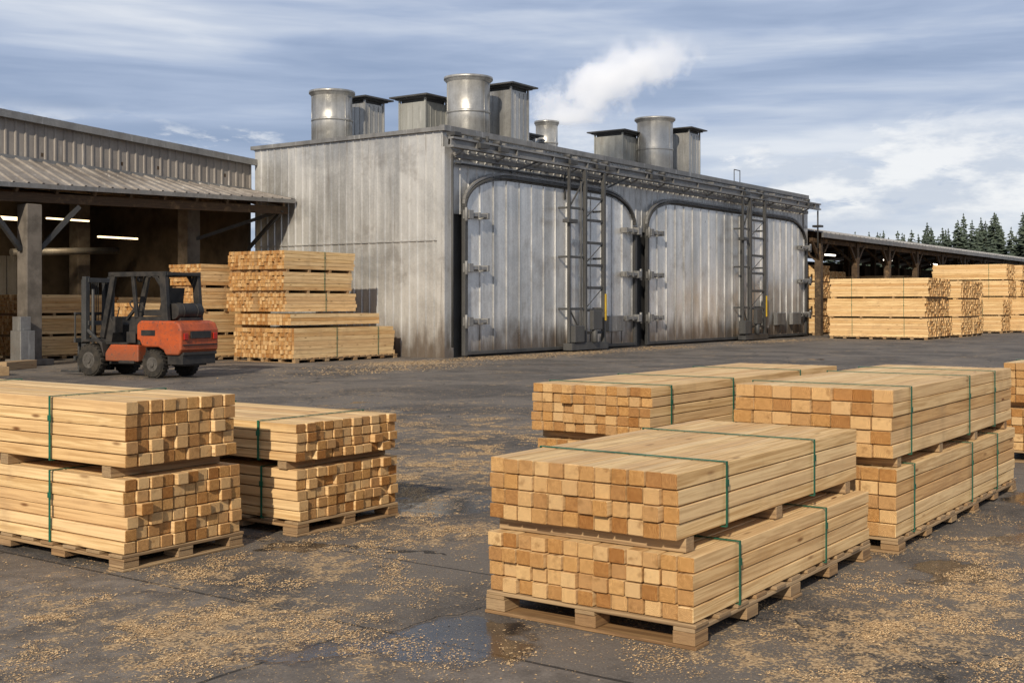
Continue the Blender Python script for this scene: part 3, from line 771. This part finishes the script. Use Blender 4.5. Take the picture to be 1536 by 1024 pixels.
sf=g.m('ADD',g.m('MULTIPLY',saw,.55),g.m('ADD',g.m('MULTIPLY',g.m('SUBTRACT',clump,.5),1.9),g.m('MULTIPLY',g.m('SUBTRACT',fine,.5),1.3)))
sm_=g.m('MULTIPLY',g.ss(sf,.38,.58),g.ss(saw,.02,.2))
fv=g.new('ShaderNodeTexVoronoi');g.put(fv.inputs['Vector'],o);fv.inputs['Scale'].default_value=95
fl=g.sep(fv.outputs['Color'])[1]
flake=g.m('MULTIPLY',g.m('LESS_THAN',fv.outputs['Distance'],.36),g.m('GREATER_THAN',g.m('ADD',fl,g.m('MULTIPLY',saw,.45)),.98))
sawc=g.mix(g.ss(fine,.35,.65),(.24,.15,.075),(.64,.45,.245))
tot=g.m('MAXIMUM',g.m('MULTIPLY',sm_,.85),g.m('MULTIPLY',flake,.85))
base=g.mix(tot,base,sawc)
g.put(bs.inputs['Base Color'],base)
rg=g.m('SUBTRACT',.84,g.m('MULTIPLY',g.m('MULTIPLY',wetm,g.m('SUBTRACT',1,tot)),.74))
g.put(bs.inputs['Roughness'],rg)
bs.inputs['Specular IOR Level'].default_value=.42
hh=g.m('ADD',g.m('MULTIPLY',fine,.5),g.m('MULTIPLY',mid,.8)); hh=g.m('MULTIPLY',hh,g.m('SUBTRACT',1,g.m('MULTIPLY',wetm,.90)))
hh=g.m('SUBTRACT',hh,g.m('MULTIPLY',joint,.8)); hh=g.m('ADD',hh,g.m('MULTIPLY',tot,.25))
g.put(bs.inputs['Normal'],g.bump(hh,.9,.013))
b=MB();b.quad((-900,-900,0),(1500,-900,0),(1500,1500,0),(-900,1500,0));b.obj('ground',[m])
# loose chips
b=MB()
def chip(x,y,s):
    a=U(0,math.pi);l=s*U(.5,1.5);w=s*U(.3,.75);t=U(-.25,.25);z=.003+abs(t)*l*.5
    dx,dy=math.cos(a),math.sin(a)
    i=len(b.v);zz=t*l*.5
    b.v+=[(x-dx*l/2-dy*w/2,y-dy*l/2+dx*w/2,z-zz),(x-dx*l/2+dy*w/2,y-dy*l/2-dx*w/2,z-zz+U(0,.003)),(x+dx*l/2+dy*w/2,y+dy*l/2-dx*w/2,z+zz),(x+dx*l/2-dy*w/2,y+dy*l/2+dx*w/2,z+zz)]
    b.face((i,i+1,i+2,i+3))
cnt=0
WW=[q[2]**2*q[3] for q in SAW[:14]]
while cnt<100000:
    p=random.choices(SAW[:14],WW)[0]
    x=p[0]+random.gauss(0,p[2]*.58);y=p[1]+random.gauss(0,p[2]*.58)
    v=mnoise.noise(Vector((x*2.0,y*2.0,0)))+.7*mnoise.noise(Vector((x*6,y*6,3)))+.45*mnoise.noise(Vector((x*17,y*17,8)))
    if v<U(.05,.5): continue
    D=x*c_+y*s_
    chip(x,y,.0078+.0004*max(0,D-6));cnt+=1
for k in range(7000):
    D=U(4.5,22);r=U(-.5,.5)*D;chip(r*s_+D*c_,-r*c_+D*s_,.008+.0006*D)
for p in SAW[14:20]:
    for k in range(1500):
        x=p[0]+random.gauss(0,p[2]*.8);y=min(21.2,p[1]+random.gauss(0,.55))
        chip(x,y,.04)
m,g,bs=newmat('wood_chips');isl=g.island();g.put(bs.inputs['Base Color'],g.mix(isl,(.34,.205,.095),(.74,.53,.29)));bs.inputs['Roughness'].default_value=.85
b.obj('sawdust_and_wood_chips',[m])
b=MB()
for (x,y,a,l) in ((15.0,24.2,1.3,.9),(13.6,24.6,1.2,.7),(16.2,26.2,.4,1.2),(12.9,26,.1,.8)):
    b.beam((x,y,.10),(x+math.cos(a)*l,y+math.sin(a)*l,.10),.3,.20)
b.obj('timber_offcuts',[W_PAL],None,.01)

# ------------------------------------------------------------------ sky & light
AZ=(-.94,-.34);EL=math.radians(29)
w=bpy.data.worlds.new('World');scene.world=w;w.use_nodes=True;nt=w.node_tree;nt.nodes.clear();g=G(nt)
out=g.new('ShaderNodeOutputWorld');bg=g.new('ShaderNodeBackground')
sky=g.new('ShaderNodeTexSky');sky.sky_type='NISHITA';sky.sun_disc=False;sky.sun_elevation=EL
sky.sun_rotation=math.atan2(AZ[0],AZ[1])%(2*math.pi)
d=g.new('ShaderNodeTexCoord').outputs['Generated'];dx,dy,dz=g.sep(d)
v1=g.vm('MULTIPLY',d,(2.0,2.0,17))
wv=g.noise(v1,1.2,3,.5,0,True)
v2=g.vm('ADD',v1,g.vm('MULTIPLY',g.vm('SUBTRACT',wv,(.5,.5,.5)),(.9,.9,.9)))
n1=g.noise(v2,1.0,6,.52); n2=g.noise(g.vm('MULTIPLY',d,(3.5,3.5,40)),1.,5,.55,.3)
f=g.m('ADD',g.m('MULTIPLY',n1,.72),g.m('MULTIPLY',n2,.28))
cl=g.ramp(g.ss(f,.30,.66),[(0,(.27,.35,.52)),(.4,(.41,.49,.66)),(.75,(.60,.66,.78)),(1,(.80,.83,.89))])
v3=g.vm('ADD',g.vm('MULTIPLY',d,(7.5,7.5,24)),(3.3,1.2,0)); n3=g.noise(v3,1.,7,.6,.2)
band=g.m('MULTIPLY',g.ss(dz,.05,.08),g.ss(dz,.12,.16,1,0))
pf=g.m('MULTIPLY',g.ss(n3,.50,.57),band)
shade=g.noise(g.vm('ADD',v3,(0,0,.5)),1.6,5,.6)
cl=g.mix(g.ss(dz,.0,.09,.6,0),cl,(.64,.71,.82))
cl=g.mix(g.m('MULTIPLY',pf,.92),cl,g.mix(g.ss(shade,.4,.6),(.95,.95,.96),(.62,.67,.77)))
cl=g.mix(g.ss(dz,.22,.5,0,.8),cl,(.33,.375,.46))
clS=g.vm('MULTIPLY',cl,(10,10,10))
c=g.mix(.90,sky.outputs[0],clS)
g.put(bg.inputs['Color'],c);bg.inputs['Strength'].default_value=.1
nt.links.new(bg.outputs[0],out.inputs[0])
L=bpy.data.lights.new('sun','SUN');L.energy=4.3;L.angle=math.radians(.8);L.color=(1,.87,.68)
lo=bpy.data.objects.new('sun',L);COL.objects.link(lo)
sd=Vector((AZ[0]*math.cos(EL),AZ[1]*math.cos(EL),math.sin(EL)))
lo.rotation_euler=sd.to_track_quat('Z','Y').to_euler(); lo.location=(0,0,30)

cam=bpy.data.cameras.new('camera');cam.lens=1800/1536*36;cam.sensor_width=36;cam.shift_y=-58/1536;cam.clip_end=4000
co=bpy.data.objects.new('camera',cam);COL.objects.link(co)
co.location=(0,0,1.6);co.rotation_euler=(math.pi/2,0,math.radians(35.2-90))
scene.camera=co
